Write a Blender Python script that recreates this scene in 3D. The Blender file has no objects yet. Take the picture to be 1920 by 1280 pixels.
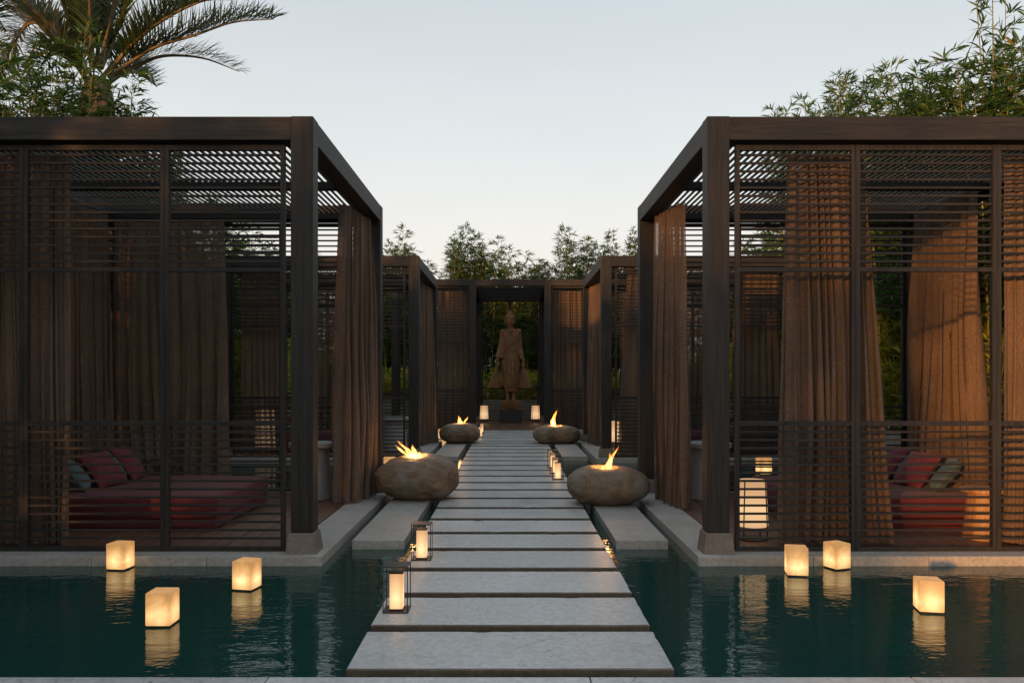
import bpy, bmesh, math, random
from mathutils import Vector, Matrix, noise
R = math.radians
rnd = random.Random(11)
sc = bpy.context.scene
col = sc.collection

# ------------------------------------------------------------------ camera
FPX = 1550.0                       # focal length in pixels of the 1920 px wide photograph
cam_d = bpy.data.cameras.new('camera'); cam = bpy.data.objects.new('camera', cam_d); col.objects.link(cam)
cam_d.sensor_fit = 'HORIZONTAL'; cam_d.sensor_width = 36.0; cam_d.lens = FPX / 1920 * 36
cam.location = (0, 0, 1.5); cam.rotation_euler = (R(90), 0, 0)
cam_d.shift_x = 3.5 / 1920; cam_d.shift_y = 64.0 / 1920
cam_d.clip_start = 0.05; cam_d.clip_end = 3000
sc.camera = cam

# ------------------------------------------------------------------ sky, sun, exposure
SUN_EL, SUN_AZ = 7.0, 211.0         # degrees; azimuth clockwise from +Y: the sun is low, behind the camera on the left
w = bpy.data.worlds.new('World'); sc.world = w; w.use_nodes = True
wn = w.node_tree.nodes; wl = w.node_tree.links
for n in list(wn): wn.remove(n)
wo = wn.new('ShaderNodeOutputWorld'); wb = wn.new('ShaderNodeBackground'); sky = wn.new('ShaderNodeTexSky')
sky.sky_type = 'NISHITA'; sky.sun_disc = False; sky.sun_elevation = R(SUN_EL); sky.sun_rotation = R(SUN_AZ)
sky.altitude = 0; sky.air_density = 1.0; sky.dust_density = 2.0; sky.ozone_density = 1.5
wb.inputs['Strength'].default_value = 0.12
# thin even evening veil over the clear sky: paler and a little rosy towards the horizon
tc = wn.new('ShaderNodeTexCoord'); sx = wn.new('ShaderNodeSeparateXYZ'); rp = wn.new('ShaderNodeValToRGB'); mx = wn.new('ShaderNodeMix')
mx.data_type = 'RGBA'; mx.inputs[0].default_value = 0.8
wl.new(tc.outputs['Generated'], sx.inputs[0]); wl.new(sx.outputs['Z'], rp.inputs[0])
cr = rp.color_ramp; cr.elements[0].position = 0.0; cr.elements[0].color = (9.8, 8.45, 7.65, 1)
cr.elements[1].position = 1.0; cr.elements[1].color = (6.3, 7.0, 7.7, 1)
e = cr.elements.new(0.13); e.color = (9.1, 8.45, 7.85, 1)
e = cr.elements.new(0.25); e.color = (7.9, 8.1, 7.95, 1)
e = cr.elements.new(0.42); e.color = (6.5, 6.95, 7.25, 1)
cn = wn.new('ShaderNodeTexNoise'); cn.inputs['Scale'].default_value = 2.2; cn.inputs['Detail'].default_value = 5; cm = wn.new('ShaderNodeMapping'); cm.inputs['Scale'].default_value = (1, 1, 4)
cr2 = wn.new('ShaderNodeMapRange'); cr2.inputs[1].default_value = .3; cr2.inputs[2].default_value = .7; cr2.inputs[3].default_value = .965; cr2.inputs[4].default_value = 1.035
vs = wn.new('ShaderNodeVectorMath'); vs.operation = 'SCALE'
wl.new(tc.outputs['Generated'], cm.inputs[0]); wl.new(cm.outputs[0], cn.inputs['Vector']); wl.new(cn.outputs['Fac'], cr2.inputs[0]); wl.new(rp.outputs[0], vs.inputs[0]); wl.new(cr2.outputs[0], vs.inputs[3])
wl.new(sky.outputs[0], mx.inputs[6]); wl.new(vs.outputs[0], mx.inputs[7])
wl.new(mx.outputs[2], wb.inputs['Color']); wl.new(wb.outputs[0], wo.inputs['Surface'])
sd = bpy.data.lights.new('sun', 'SUN'); sun = bpy.data.objects.new('sun', sd); col.objects.link(sun)
sd.energy = 5.0; sd.angle = R(1.5); sd.color = (1.0, 0.43, 0.12)
sv = Vector((math.sin(R(SUN_AZ)) * math.cos(R(SUN_EL)), math.cos(R(SUN_AZ)) * math.cos(R(SUN_EL)), math.sin(R(SUN_EL))))
sun.rotation_euler = sv.to_track_quat('Z', 'Y').to_euler(); sun.location = sv * 60
sc.view_settings.view_transform = 'Standard'; sc.view_settings.look = 'None'
sc.view_settings.exposure = 0.0; sc.view_settings.gamma = 1.0; sc.view_settings.use_curve_mapping = False
sc.render.engine = 'CYCLES'
sc.cycles.max_bounces = 6; sc.cycles.transparent_max_bounces = 8; sc.cycles.volume_bounces = 0
try: sc.cycles.use_denoising = True
except Exception: pass

# ------------------------------------------------------------------ materials
class NT:
    def __init__(s, name):
        s.m = bpy.data.materials.new(name); s.m.use_nodes = True
        s.t = s.m.node_tree; s.n = s.t.nodes; s.l = s.t.links
        s.b = s.n['Principled BSDF']; s.o = s.n['Material Output']
    def N(s, t, **k):
        q = s.n.new(t)
        for a, v in k.items():
            if hasattr(q, a): setattr(q, a, v)
        return q
    def L(s, a, b): s.l.new(a, b)
    def coords(s, scale=(1, 1, 1), world=False):
        c = s.N('ShaderNodeTexCoord'); mp = s.N('ShaderNodeMapping'); mp.inputs['Scale'].default_value = scale
        if world:
            g = s.N('ShaderNodeNewGeometry'); s.L(g.outputs['Position'], mp.inputs[0])
        else:
            oi = s.N('ShaderNodeObjectInfo'); ml = s.N('ShaderNodeMath', operation='MULTIPLY'); ml.inputs[1].default_value = 37.0
            s.L(oi.outputs['Random'], ml.inputs[0])
            ad = s.N('ShaderNodeVectorMath', operation='ADD'); s.L(c.outputs['Object'], ad.inputs[0]); s.L(ml.outputs[0], ad.inputs[1])
            s.L(ad.outputs[0], mp.inputs[0])
        return mp.outputs[0]
    def noise(s, vec, scale=5, detail=4, rough=.6, dist=0):
        q = s.N('ShaderNodeTexNoise'); q.inputs['Scale'].default_value = scale; q.inputs['Detail'].default_value = detail
        q.inputs['Roughness'].default_value = rough; q.inputs['Distortion'].default_value = dist; s.L(vec, q.inputs['Vector']); return q.outputs['Fac']
    def ramp(s, fac, stops):
        q = s.N('ShaderNodeValToRGB'); e = q.color_ramp.elements
        while len(e) < len(stops): e.new(.5)
        for i, (p, c) in enumerate(stops):
            e[i].position = p; e[i].color = tuple(c) + (1,) if len(c) == 3 else c
        s.L(fac, q.inputs[0]); return q.outputs[0]
    def mix(s, f, a, b, mode='MIX'):
        q = s.N('ShaderNodeMix'); q.data_type = 'RGBA'; q.blend_type = mode
        for i, v in ((0, f), (6, a), (7, b)):
            if hasattr(v, 'links') or hasattr(v, 'is_output'): s.L(v, q.inputs[i])
            elif i == 0: q.inputs[0].default_value = v
            else: q.inputs[i].default_value = tuple(v) + (1,)
        return q.outputs[2]
    def bump(s, h, strength=.3, dist=.01, nrm=None):
        q = s.N('ShaderNodeBump'); q.inputs['Strength'].default_value = strength; q.inputs['Distance'].default_value = dist
        s.L(h, q.inputs['Height'])
        if nrm: s.L(nrm, q.inputs['Normal'])
        return q.outputs[0]

def g(v): return (v, v, v)
def wood(name, axis, dark, light, rough=.55, weather=.5):
    m = NT(name); st = [30, 30, 30]; st['xyz'.index(axis)] = 1.6
    v = m.coords(tuple(st)); n1 = m.noise(v, 1.0, 6, .7, .5)
    st2 = [7, 7, 7]; st2['xyz'.index(axis)] = .5
    n2 = m.noise(m.coords(tuple(st2)), 1.0, 3, .5, .8)
    c = m.ramp(n1, [(.40, dark), (.63, light)])
    c = m.mix(m.ramp(n2, [(.35, g(.0)), (.75, g(weather))]), c, tuple(1.5 * x for x in light))
    m.L(c, m.b.inputs['Base Color']); m.b.inputs['Roughness'].default_value = rough; m.b.inputs['Specular IOR Level'].default_value = .45
    b = m.bump(n1, .9, .006); b = m.bump(n2, .2, .004, b); m.L(b, m.b.inputs['Normal'])
    return m.m
WOOD = {a: wood('dark_wood_' + a, a, (.0020, .0018, .0017), (.0185, .0168, .0155), .62, .3) for a in 'xyz'}
DECK = wood('deck_wood', 'y', (.060, .028, .016), (.145, .070, .042), .5, .3)
STOOLW = wood('stool_wood', 'z', (.16, .085, .035), (.33, .19, .085), .5, .3)

def stone(name, c0, c1, rough=.5, scale=1.0, pits=.5, cracks=False, bumps=.25, tint=None):
    m = NT(name); v = m.coords((scale,) * 3)
    n1 = m.noise(v, 2.2, 9, .68, .5); n2 = m.noise(v, 26, 6, .7); n3 = m.noise(v, 90, 3, .6)
    c = m.ramp(n1, [(.30, c0), (.70, c1)])
    c = m.mix(m.ramp(n2, [(.38, g(.55)), (.60, g(0))]), c, tuple(x * .62 for x in c0))
    pit = m.ramp(m.noise(v, 48, 2, .5), [(.31, g(pits)), (.36, g(0))])
    big = m.ramp(m.noise(v, .9, 3, .5), [(.45, g(0)), (.62, g(1))])
    pit = m.mix(1.0, pit, big, 'MULTIPLY')
    c = m.mix(pit, c, tuple(x * .25 for x in c0))
    if tint: c = m.mix(m.ramp(m.noise(v, 1.3, 4, .6, .8), [(.48, g(0)), (.72, g(.7))]), c, tint)
    h = m.mix(.35, n2, n3); h = m.mix(pit, h, g(0))
    if cracks:
        vo = m.N('ShaderNodeTexVoronoi', feature='DISTANCE_TO_EDGE'); vo.inputs['Scale'].default_value = .8
        wv = m.N('ShaderNodeVectorMath', operation='ADD'); nz = m.N('ShaderNodeTexNoise'); nz.inputs['Scale'].default_value = 4; nz.inputs['Detail'].default_value = 5
        m.L(v, nz.inputs['Vector']); sc_ = m.N('ShaderNodeVectorMath', operation='SCALE'); sc_.inputs[3].default_value = .25
        m.L(nz.outputs['Color'], sc_.inputs[0]); m.L(v, wv.inputs[0]); m.L(sc_.outputs[0], wv.inputs[1]); m.L(wv.outputs[0], vo.inputs['Vector'])
        ck = m.ramp(vo.outputs['Distance'], [(.0, g(.7)), (.006, g(0))])
        ck = m.mix(1.0, ck, m.ramp(m.noise(v, .7, 2, .5), [(.52, g(0)), (.6, g(1))]), 'MULTIPLY')
        c = m.mix(ck, c, tuple(x * .35 for x in c0))
    if cracks:
        oi = m.N('ShaderNodeObjectInfo'); c = m.mix(1.0, c, m.ramp(oi.outputs['Random'], [(0, (.84, .84, .825)), (.5, (.98, .97, .95)), (1, (1.08, 1.08, 1.08))]), 'MULTIPLY')
    m.L(c, m.b.inputs['Base Color'])
    rr = m.ramp(n1, [(.3, g(rough - .08)), (.7, g(rough + .12))]); m.L(rr, m.b.inputs['Roughness'])
    m.L(m.bump(h, bumps, .006), m.b.inputs['Normal'])
    return m.m
SLAB = stone('walkway_stone', (.43, .44, .445), (.55, .56, .565), .36, 1.0, .8, True, .25)
SLABSIDE = stone('shaded_stone_side', (.075, .055, .036), (.15, .115, .08), .5, 1.5, .6, False, .4)  # shade on the slab sides put into a darker, browner stone colour
COPING = stone('coping_stone', (.29, .28, .26), (.42, .405, .375), .6, 1.2, .5, False, .35)
BASEST = stone('base_stone', (.13, .11, .09), (.22, .185, .155), .75, 2.0, .5, False, .5)
WALLST = stone('wall_stone', (.24, .22, .18), (.36, .33, .28), .8, .8, .4, False, .4)
BOULDER = stone('boulder_stone', (.10, .066, .036), (.33, .235, .145), .74, 2.6, .9, False, 1.0, (.21, .205, .195))
TABLEST = stone('table_concrete', (.25, .245, .24), (.34, .335, .33), .6, 2.0, .25, False, .2)
PEDEST = stone('pedestal_stone', (.02, .021, .025), (.045, .047, .052), .6, 2.0, .2, False, .3)
SOIL = stone('soil', (.03, .024, .017), (.075, .06, .04), .95, 1.5, .4, False, .9)

def simple(name, c, rough=.5, metal=0):
    m = NT(name); v = m.coords((1, 1, 1)); n = m.noise(v, 30, 4, .6)
    m.L(m.ramp(n, [(.3, tuple(x * .8 for x in c)), (.7, tuple(x * 1.2 for x in c))]), m.b.inputs['Base Color'])
    m.b.inputs['Roughness'].default_value = rough; m.b.inputs['Metallic'].default_value = metal
    m.L(m.bump(n, .08, .002), m.b.inputs['Normal']); return m.m
METAL = simple('lantern_metal', (.030, .030, .034), .45, .6)
DARKTAB = simple('dark_table', (.04, .035, .032), .5)
BURN = simple('burner_soot', (.012, .010, .009), .9)

def fabric(name, c, thread=420, amount=.35):
    m = NT(name); v = m.coords((1, 1, 1)); n = m.noise(v, thread, 2, .6); n2 = m.noise(v, 5, 4, .6)
    cc = m.ramp(n, [(.3, tuple(x * (1 - amount) for x in c)), (.7, tuple(x * (1 + amount) for x in c))])
    cc = m.mix(m.ramp(n2, [(.35, g(0)), (.7, g(.35))]), cc, tuple(x * .7 for x in c))
    m.L(cc, m.b.inputs['Base Color']); m.b.inputs['Roughness'].default_value = .9
    try: m.b.inputs['Sheen Weight'].default_value = .06
    except Exception: pass
    m.L(m.bump(n, .3, .002), m.b.inputs['Normal']); return m.m
BURG = fabric('burgundy_fabric', (.095, .013, .019)); REDF = fabric('red_fabric', (.13, .019, .028)); TEAL = fabric('teal_fabric', (.06, .10, .098))

def curtain_mat():
    m = NT('curtain_weave'); v = m.coords((1, 1, 1)); n = m.noise(v, 95, 4, .75); n2 = m.noise(v, 3, 3, .6)
    c = m.ramp(n, [(.28, (.075, .052, .038)), (.50, (.200, .140, .103)), (.74, (.37, .27, .20))])
    c = m.mix(m.ramp(n2, [(.3, g(0)), (.7, g(.4))]), c, (.11, .075, .055))
    m.L(c, m.b.inputs['Base Color']); m.b.inputs['Roughness'].default_value = .95
    m.L(m.bump(n, .5, .004), m.b.inputs['Normal'])
    tr = m.N('ShaderNodeBsdfTranslucent'); m.L(c, tr.inputs['Color'])
    a = m.N('ShaderNodeMixShader'); a.inputs[0].default_value = .30; m.L(m.b.outputs[0], a.inputs[1]); m.L(tr.outputs[0], a.inputs[2])
    tp = m.N('ShaderNodeBsdfTransparent'); b = m.N('ShaderNodeMixShader')
    m.L(m.ramp(m.noise(v, 210, 2, .5), [(.36, g(.5)), (.47, g(.07))]), b.inputs[0]); m.L(a.outputs[0], b.inputs[1]); m.L(tp.outputs[0], b.inputs[2])
    m.L(b.outputs[0], m.o.inputs['Surface']); return m.m
CURT = curtain_mat()

def leaf_mat(name, stops, trans=.35, rough=.4):
    m = NT(name); ge = m.N('ShaderNodeNewGeometry')
    c = m.ramp(ge.outputs['Random Per Island'], stops)
    m.L(c, m.b.inputs['Base Color']); m.b.inputs['Roughness'].default_value = rough
    tr = m.N('ShaderNodeBsdfTranslucent'); c2 = m.mix(1.0, c, (1.6, 1.5, .7), 'MULTIPLY'); m.L(c2, tr.inputs['Color'])
    a = m.N('ShaderNodeMixShader'); a.inputs[0].default_value = trans; m.L(m.b.outputs[0], a.inputs[1]); m.L(tr.outputs[0], a.inputs[2])
    m.L(a.outputs[0], m.o.inputs['Surface']); return m.m
LEAF = leaf_mat('bamboo_leaf', [(0, (.019, .050, .018)), (.45, (.044, .10, .030)), (.85, (.092, .17, .042)), (.98, (.16, .20, .05)), (1, (.20, .13, .03))])
LEAFY = leaf_mat('lit_bamboo_leaf', [(0, (.16, .19, .018)), (.6, (.30, .31, .025)), (1, (.40, .34, .04))], .45)  # light falling on the low bamboo put into its bright yellow-green leaf colour
PALML = leaf_mat('palm_leaflet', [(0, (.022, .042, .016)), (.6, (.048, .078, .026)), (1, (.10, .12, .035))], .3)
PALM_LIT = leaf_mat('sunlit_palm_leaflet', [(0, (.10, .085, .025)), (.6, (.17, .125, .035)), (1, (.24, .16, .05))], .3)  # sunlight on the drooping yellowish fronds put into the leaflet colour
def culm_mat():
    m = NT('bamboo_culm'); v = m.coords((1, 1, 1)); wv = m.N('ShaderNodeTexWave', wave_type='BANDS', bands_direction='Z'); wv.inputs['Scale'].default_value = .8
    m.L(v, wv.inputs['Vector']); n = m.noise(v, 3, 3, .6)
    c = m.ramp(n, [(.3, (.09, .12, .03)), (.7, (.20, .20, .06))]); c = m.mix(m.ramp(wv.outputs['Fac'], [(.95, g(0)), (1, g(.8))]), c, (.28, .26, .17))
    m.L(c, m.b.inputs['Base Color']); m.b.inputs['Roughness'].default_value = .4; return m.m
CULM = culm_mat()
RACH = wood('palm_rachis', 'z', (.085, .06, .026), (.17, .125, .055), .6, .3)
TRUNK = stone('palm_trunk', (.07, .05, .035), (.17, .125, .085), .9, 3, .6, False, 1.0)
BRONZE = stone('carved_teak', (.15, .072, .028), (.42, .225, .095), .55, 3, .4, False, .5)

def glow(name, zlo, zhi, hot, edge, s0, s1, mott=.25, hc=.3, rad=0):
    """a lit lamp shade: brightest round the bulb at height fraction hc"""
    m = NT(name); c = m.N('ShaderNodeTexCoord'); sp = m.N('ShaderNodeSeparateXYZ'); m.L(c.outputs['Object'], sp.inputs[0])
    mr = m.N('ShaderNodeMapRange'); mr.inputs[1].default_value = zlo; mr.inputs[2].default_value = zhi; m.L(sp.outputs['Z'], mr.inputs[0])
    f = m.ramp(mr.outputs[0], [(0, g(.62)), (hc, g(1)), (.62, g(.62)), (1, g(.28))])
    n = m.ramp(m.noise(m.coords((1, 1, 1)), 14, 4, .6, .6), [(.3, g(1 - mott)), (.7, g(1))]); f = m.mix(1.0, f, n, 'MULTIPLY')
    cb = m.N('ShaderNodeCombineXYZ'); m.L(sp.outputs['X'], cb.inputs[0]); m.L(sp.outputs['Y'], cb.inputs[1]); ln = m.N('ShaderNodeVectorMath', operation='LENGTH'); m.L(cb.outputs[0], ln.inputs[0])
    if rad:
        m3 = m.N('ShaderNodeMapRange'); m3.inputs[1].default_value = rad; m3.inputs[2].default_value = rad * 1.42; m3.inputs[3].default_value = 1; m3.inputs[4].default_value = .55
        m.L(ln.outputs['Value'], m3.inputs[0]); f = m.mix(1.0, f, m3.outputs[0], 'MULTIPLY')
    m.L(m.ramp(f, [(.25, edge), (1, hot)]), m.b.inputs['Emission Color'])
    mr2 = m.N('ShaderNodeMapRange'); mr2.inputs[1].default_value = .2; mr2.inputs[3].default_value = s0; mr2.inputs[4].default_value = s1
    m.L(f, mr2.inputs[0]); m.L(mr2.outputs[0], m.b.inputs['Emission Strength'])
    m.b.inputs['Base Color'].default_value = (.22, .19, .14, 1); m.b.inputs['Roughness'].default_value = .6
    return m.m
GLOWC = glow('lit_alabaster', 0, .2, (1, .72, .33), (1, .46, .12), .45, 1.7, .35, .32, .0775)
GLOWL = glow('lit_paper', 0, .22, (1, .66, .32), (1, .52, .22), .62, 1.45, .04, .3, .041)
GLOWS = glow('lit_shade', 0, .42, (1, .64, .33), (1, .53, .25), .5, .92, .04, .4)
GLOWT = glow('lit_tall_shade', 0, .75, (1, .66, .36), (1, .55, .28), .65, 1.05, .04, .4)

def water_mat():
    m = NT('pool_water'); v = m.coords((1, 1, 1), True)
    def mp(s):
        q = m.N('ShaderNodeMapping'); q.inputs['Scale'].default_value = s; m.L(v, q.inputs[0]); return q.outputs[0]
    n1 = m.noise(mp((3.0, 7.5, 1)), 1.0, 3, .55, .4); n2 = m.noise(mp((14, 26, 1)), 1.0, 2, .5, .3); n3 = m.noise(mp((.5, .7, 1)), 1, 2, .5)
    h = m.mix(.22, n1, n2); h = m.mix(1.0, h, m.ramp(n3, [(.3, g(.45)), (.7, g(1))]), 'MULTIPLY')
    m.b.inputs['Base Color'].default_value = (.003, .038, .033, 1); m.b.inputs['Roughness'].default_value = .03
    m.b.inputs['IOR'].default_value = 1.33; m.b.inputs['Specular IOR Level'].default_value = 1.0
    m.L(m.bump(h, .32, .03), m.b.inputs['Normal']); return m.m
WATER = water_mat()

def flame_mat():
    m = NT('flame'); m.n.remove(m.b); c = m.N('ShaderNodeTexCoord'); sp = m.N('ShaderNodeSeparateXYZ'); m.L(c.outputs['Object'], sp.inputs[0])
    mpp = m.N('ShaderNodeMapping'); mpp.inputs['Scale'].default_value = (38, 38, 18); m.L(c.outputs['Object'], mpp.inputs[0])
    n = m.noise(mpp.outputs[0], 1, 2, .5, .8)
    f = m.ramp(n, [(.36, g(0)), (.64, g(1))])
    em = m.N('ShaderNodeEmission')
    mr = m.N('ShaderNodeMapRange'); mr.inputs[1].default_value = 0; mr.inputs[2].default_value = .28; m.L(sp.outputs['Z'], mr.inputs[0])
    m.L(m.ramp(mr.outputs[0], [(0, (1, .40, .07)), (.35, (1, .46, .10)), (1, (1, .26, .02))]), em.inputs['Color'])
    ml = m.N('ShaderNodeMath', operation='MULTIPLY'); ml.inputs[1].default_value = 190; m.L(f, ml.inputs[0]); m.L(ml.outputs[0], em.inputs['Strength'])
    m.L(em.outputs[0], m.o.inputs['Volume']); return m.m
FLAME = flame_mat()

# ------------------------------------------------------------------ object helpers
WLOC = {}
def link(name, data, parent=None, loc=(0, 0, 0)):
    o = bpy.data.objects.new(name, data); col.objects.link(o)
    loc = Vector(loc); WLOC[o.name] = loc
    if parent is not None:
        o.parent = parent; o.location = loc - WLOC[parent.name]
    else: o.location = loc
    return o
def tag(o, label=None, cat=None, group=None, kind=None):
    if label: o['label'] = label
    if cat: o['category'] = cat
    if group: o['group'] = group
    if kind: o['kind'] = kind
    return o
def thing(name, label, cat, loc, group=None): return tag(link(name, None, None, loc), label, cat, group)
BOX = {}
def boxmesh(sx, sy, sz, mat, bev=0):
    k = (round(sx, 4), round(sy, 4), round(sz, 4), mat.name, bev)
    if k in BOX: return BOX[k]
    bm = bmesh.new(); bmesh.ops.create_cube(bm, size=1)
    for v in bm.verts: v.co = Vector((v.co.x * sx, v.co.y * sy, v.co.z * sz))
    if bev: bmesh.ops.bevel(bm, geom=bm.edges[:], offset=bev, segments=2, affect='EDGES', profile=.6)
    me = bpy.data.meshes.new('box'); bm.to_mesh(me); bm.free(); me.materials.append(mat); BOX[k] = me; return me
def box(name, x0, x1, y0, y1, z0, z1, mat, parent=None, bev=0):
    x0, x1 = min(x0, x1), max(x0, x1); y0, y1 = min(y0, y1), max(y0, y1)
    return link(name, boxmesh(x1 - x0, y1 - y0, z1 - z0, mat, bev), parent, ((x0 + x1) / 2, (y0 + y1) / 2, (z0 + z1) / 2))
def mesh_from(bm, mat, smooth=False):
    me = bpy.data.meshes.new('mesh'); bm.to_mesh(me); bm.free(); me.materials.append(mat)
    if smooth: me.polygons.foreach_set('use_smooth', [True] * len(me.polygons))
    return me
def pydata(V, F, mat, smooth=False):
    me = bpy.data.meshes.new('mesh'); me.from_pydata(V, [], F); me.materials.append(mat); me.update()
    if smooth: me.polygons.foreach_set('use_smooth', [True] * len(me.polygons))
    return me
def add_box(bm, x0, x1, y0, y1, z0, z1):
    r = bmesh.ops.create_cube(bm, size=1)
    for v in r['verts']:
        v.co = Vector(((x0 + x1) / 2 + v.co.x * (x1 - x0), (y0 + y1) / 2 + v.co.y * (y1 - y0), (z0 + z1) / 2 + v.co.z * (z1 - z0)))
def lathe(prof, mat, seg=40, smooth=True, square=0):
    V, F = [], []
    for r, z in prof:
        for k in range(seg):
            a = 2 * math.pi * k / seg; V.append((r * math.cos(a), r * math.sin(a), z))
    for i in range(len(prof) - 1):
        for k in range(seg):
            F.append((i * seg + k, i * seg + (k + 1) % seg, (i + 1) * seg + (k + 1) % seg, (i + 1) * seg + k))
    F.append(tuple(range(seg - 1, -1, -1))); F.append(tuple(range((len(prof) - 1) * seg, len(prof) * seg)))
    me = pydata(V, F, mat, smooth)
    if smooth:
        try: me.set_sharp_from_angle(angle=R(40))
        except Exception: pass
    return me
def tube(bm, pts, radii, seg=6, cap=True):
    rings = []
    for i, p in enumerate(pts):
        t = (pts[min(i + 1, len(pts) - 1)] - pts[max(i - 1, 0)]).normalized()
        u = t.cross(Vector((0, 1, 0.01)) if abs(t.y) < .9 else Vector((1, 0, 0))).normalized(); v = t.cross(u)
        rings.append([bm.verts.new(p + (u * math.cos(2 * math.pi * k / seg) + v * math.sin(2 * math.pi * k / seg)) * radii[i]) for k in range(seg)])
    for i in range(len(rings) - 1):
        for k in range(seg): bm.faces.new((rings[i][k], rings[i][(k + 1) % seg], rings[i + 1][(k + 1) % seg], rings[i + 1][k]))
    if cap:
        bm.faces.new(rings[0][::-1]); bm.faces.new(rings[-1])

# ------------------------------------------------------------------ setting: ground, water, walls, walkway
ZW = -0.08
tag(link('ground', pydata([(-400, -200, -.42), (400, -200, -.42), (400, 900, -.42), (-400, 900, -.42)], [(0, 1, 2, 3)], SOIL)), 'dark soil ground under and round the garden', kind='structure')
tag(link('water', pydata([(-5.66, 4.06, ZW), (5.66, 4.06, ZW), (5.66, 22.9, ZW), (-5.66, 22.9, ZW)], [(0, 1, 2, 3)], WATER)), 'still dark teal pool water', kind='structure')
terr = tag(link('terrace_edge', None, None, (0, 3.5, 0)), 'pale stone pool edge along the bottom of the picture', kind='structure')
x = -6.0
while x < 6:
    wdt = 1.6; box('stone_slab', x, x + wdt - .006, 2.6, 4.12, -.40, 0, SLAB, terr, .004); x += wdt
for s in (-1, 1):
    tag(box('garden_bed', s * 5.93, s * 12, -6, 34, -.41, .42, SOIL), 'raised planting bed of dark soil', kind='structure')
    gw = thing('garden_wall', 'low stone garden wall along the %s row of bamboo' % ('left' if s < 0 else 'right'), 'wall', (s * 5.8, 16, -.4))
    y = 2.6
    while y < 28.4:
        y2 = min(y + 1.22, 28.4)
        for zz in (-.42, -.06, .30): box('stone_block', s * 5.68, s * (5.92 + .006 * rnd.random()), y + .003, y2 - .003, zz + .003, zz + .355, WALLST, gw, .006)
        y = y2
tag(box('garden_bed', -5.9, 5.9, 28.70, 34, -.41, .42, SOIL), 'raised planting bed of dark soil', kind='structure')
gw = thing('garden_wall', 'low stone garden wall behind the rear pavilion and statue', 'wall', (0, 28.5, -.4))
x = -5.66
while x < 5.6:
    for zz in (-.42, -.06, .30): box('stone_block', x + .003, min(x + 1.13, 5.66) - .003, 28.42, 28.66, zz + .003, zz + .355, WALLST, gw, .006)
    x += 1.13

def slab_mesh(i):
    if i >= 8: i = 8 + i % 4
    if ('slab', i) in BOX: return BOX[('slab', i)]
    bm = bmesh.new(); bmesh.ops.create_cube(bm, size=1)
    for v in bm.verts: v.co = Vector((v.co.x * 1.68, v.co.y * .618, v.co.z * .16))
    bmesh.ops.subdivide_edges(bm, edges=[e_ for e_ in bm.edges if e_.calc_length() > 1], cuts=40, use_grid_fill=True)
    bmesh.ops.subdivide_edges(bm, edges=[e_ for e_ in bm.edges if .3 < e_.calc_length() < 1], cuts=12, use_grid_fill=True)
    sharp = [e_ for e_ in bm.edges if e_.calc_face_angle(0) > 1 and (e_.verts[0].co.z + e_.verts[1].co.z) > .15]
    bmesh.ops.bevel(bm, geom=sharp, offset=.005, segments=2, affect='EDGES')
    for v in bm.verts:
        p = v.co + Vector((i * 7.3, 0, 0)); ed = max(abs(v.co.x) / .84, abs(v.co.y) / .309)
        if ed > .97 and v.co.z > .06:      # worn, slightly chipped arrises
            c_ = max(0, noise.noise(p * 9) - .30) * .014 + .0014 * noise.noise(p * 22)
            v.co.z -= c_ * .7; v.co.y -= math.copysign(c_, v.co.y) if abs(v.co.y) > .30 else 0; v.co.x -= math.copysign(c_, v.co.x) if abs(v.co.x) > .83 else 0
        elif v.co.z > .06: v.co.z += .0012 * noise.noise(p * 3)
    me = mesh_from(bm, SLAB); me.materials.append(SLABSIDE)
    for f in me.polygons: f.material_index = 1 if abs(f.normal.z) < .5 else 0  # side faces take the stone with shade painted in
    BOX[('slab', i)] = me; return me
walk = tag(link('walkway', None, None, (0, 4.2, 0)), 'central walkway of pale stone slabs crossing the pool', kind='structure')
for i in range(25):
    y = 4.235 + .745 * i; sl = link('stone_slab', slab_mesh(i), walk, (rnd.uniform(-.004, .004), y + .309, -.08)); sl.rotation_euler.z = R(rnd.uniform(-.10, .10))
for s, sd_ in ((-1, 'left'), (1, 'right')):
    for y0, y1, lab in ((7.53, 10.5, 'front'), (15.37, 19.0, 'rear')):
        p = tag(link('stone_pad', None, None, (s * 1.2, y0, 0)), 'long stone pad under the %s %s fire boulder' % (lab, sd_), kind='structure')
        ym = y0 + (y1 - y0) * .47
        for a, b in ((y0, ym), (ym, y1)): box('stone_slab', s * .965, s * 1.44, a + .0015, b - .0015, -.2, 0, COPING, p, .005)

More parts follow.
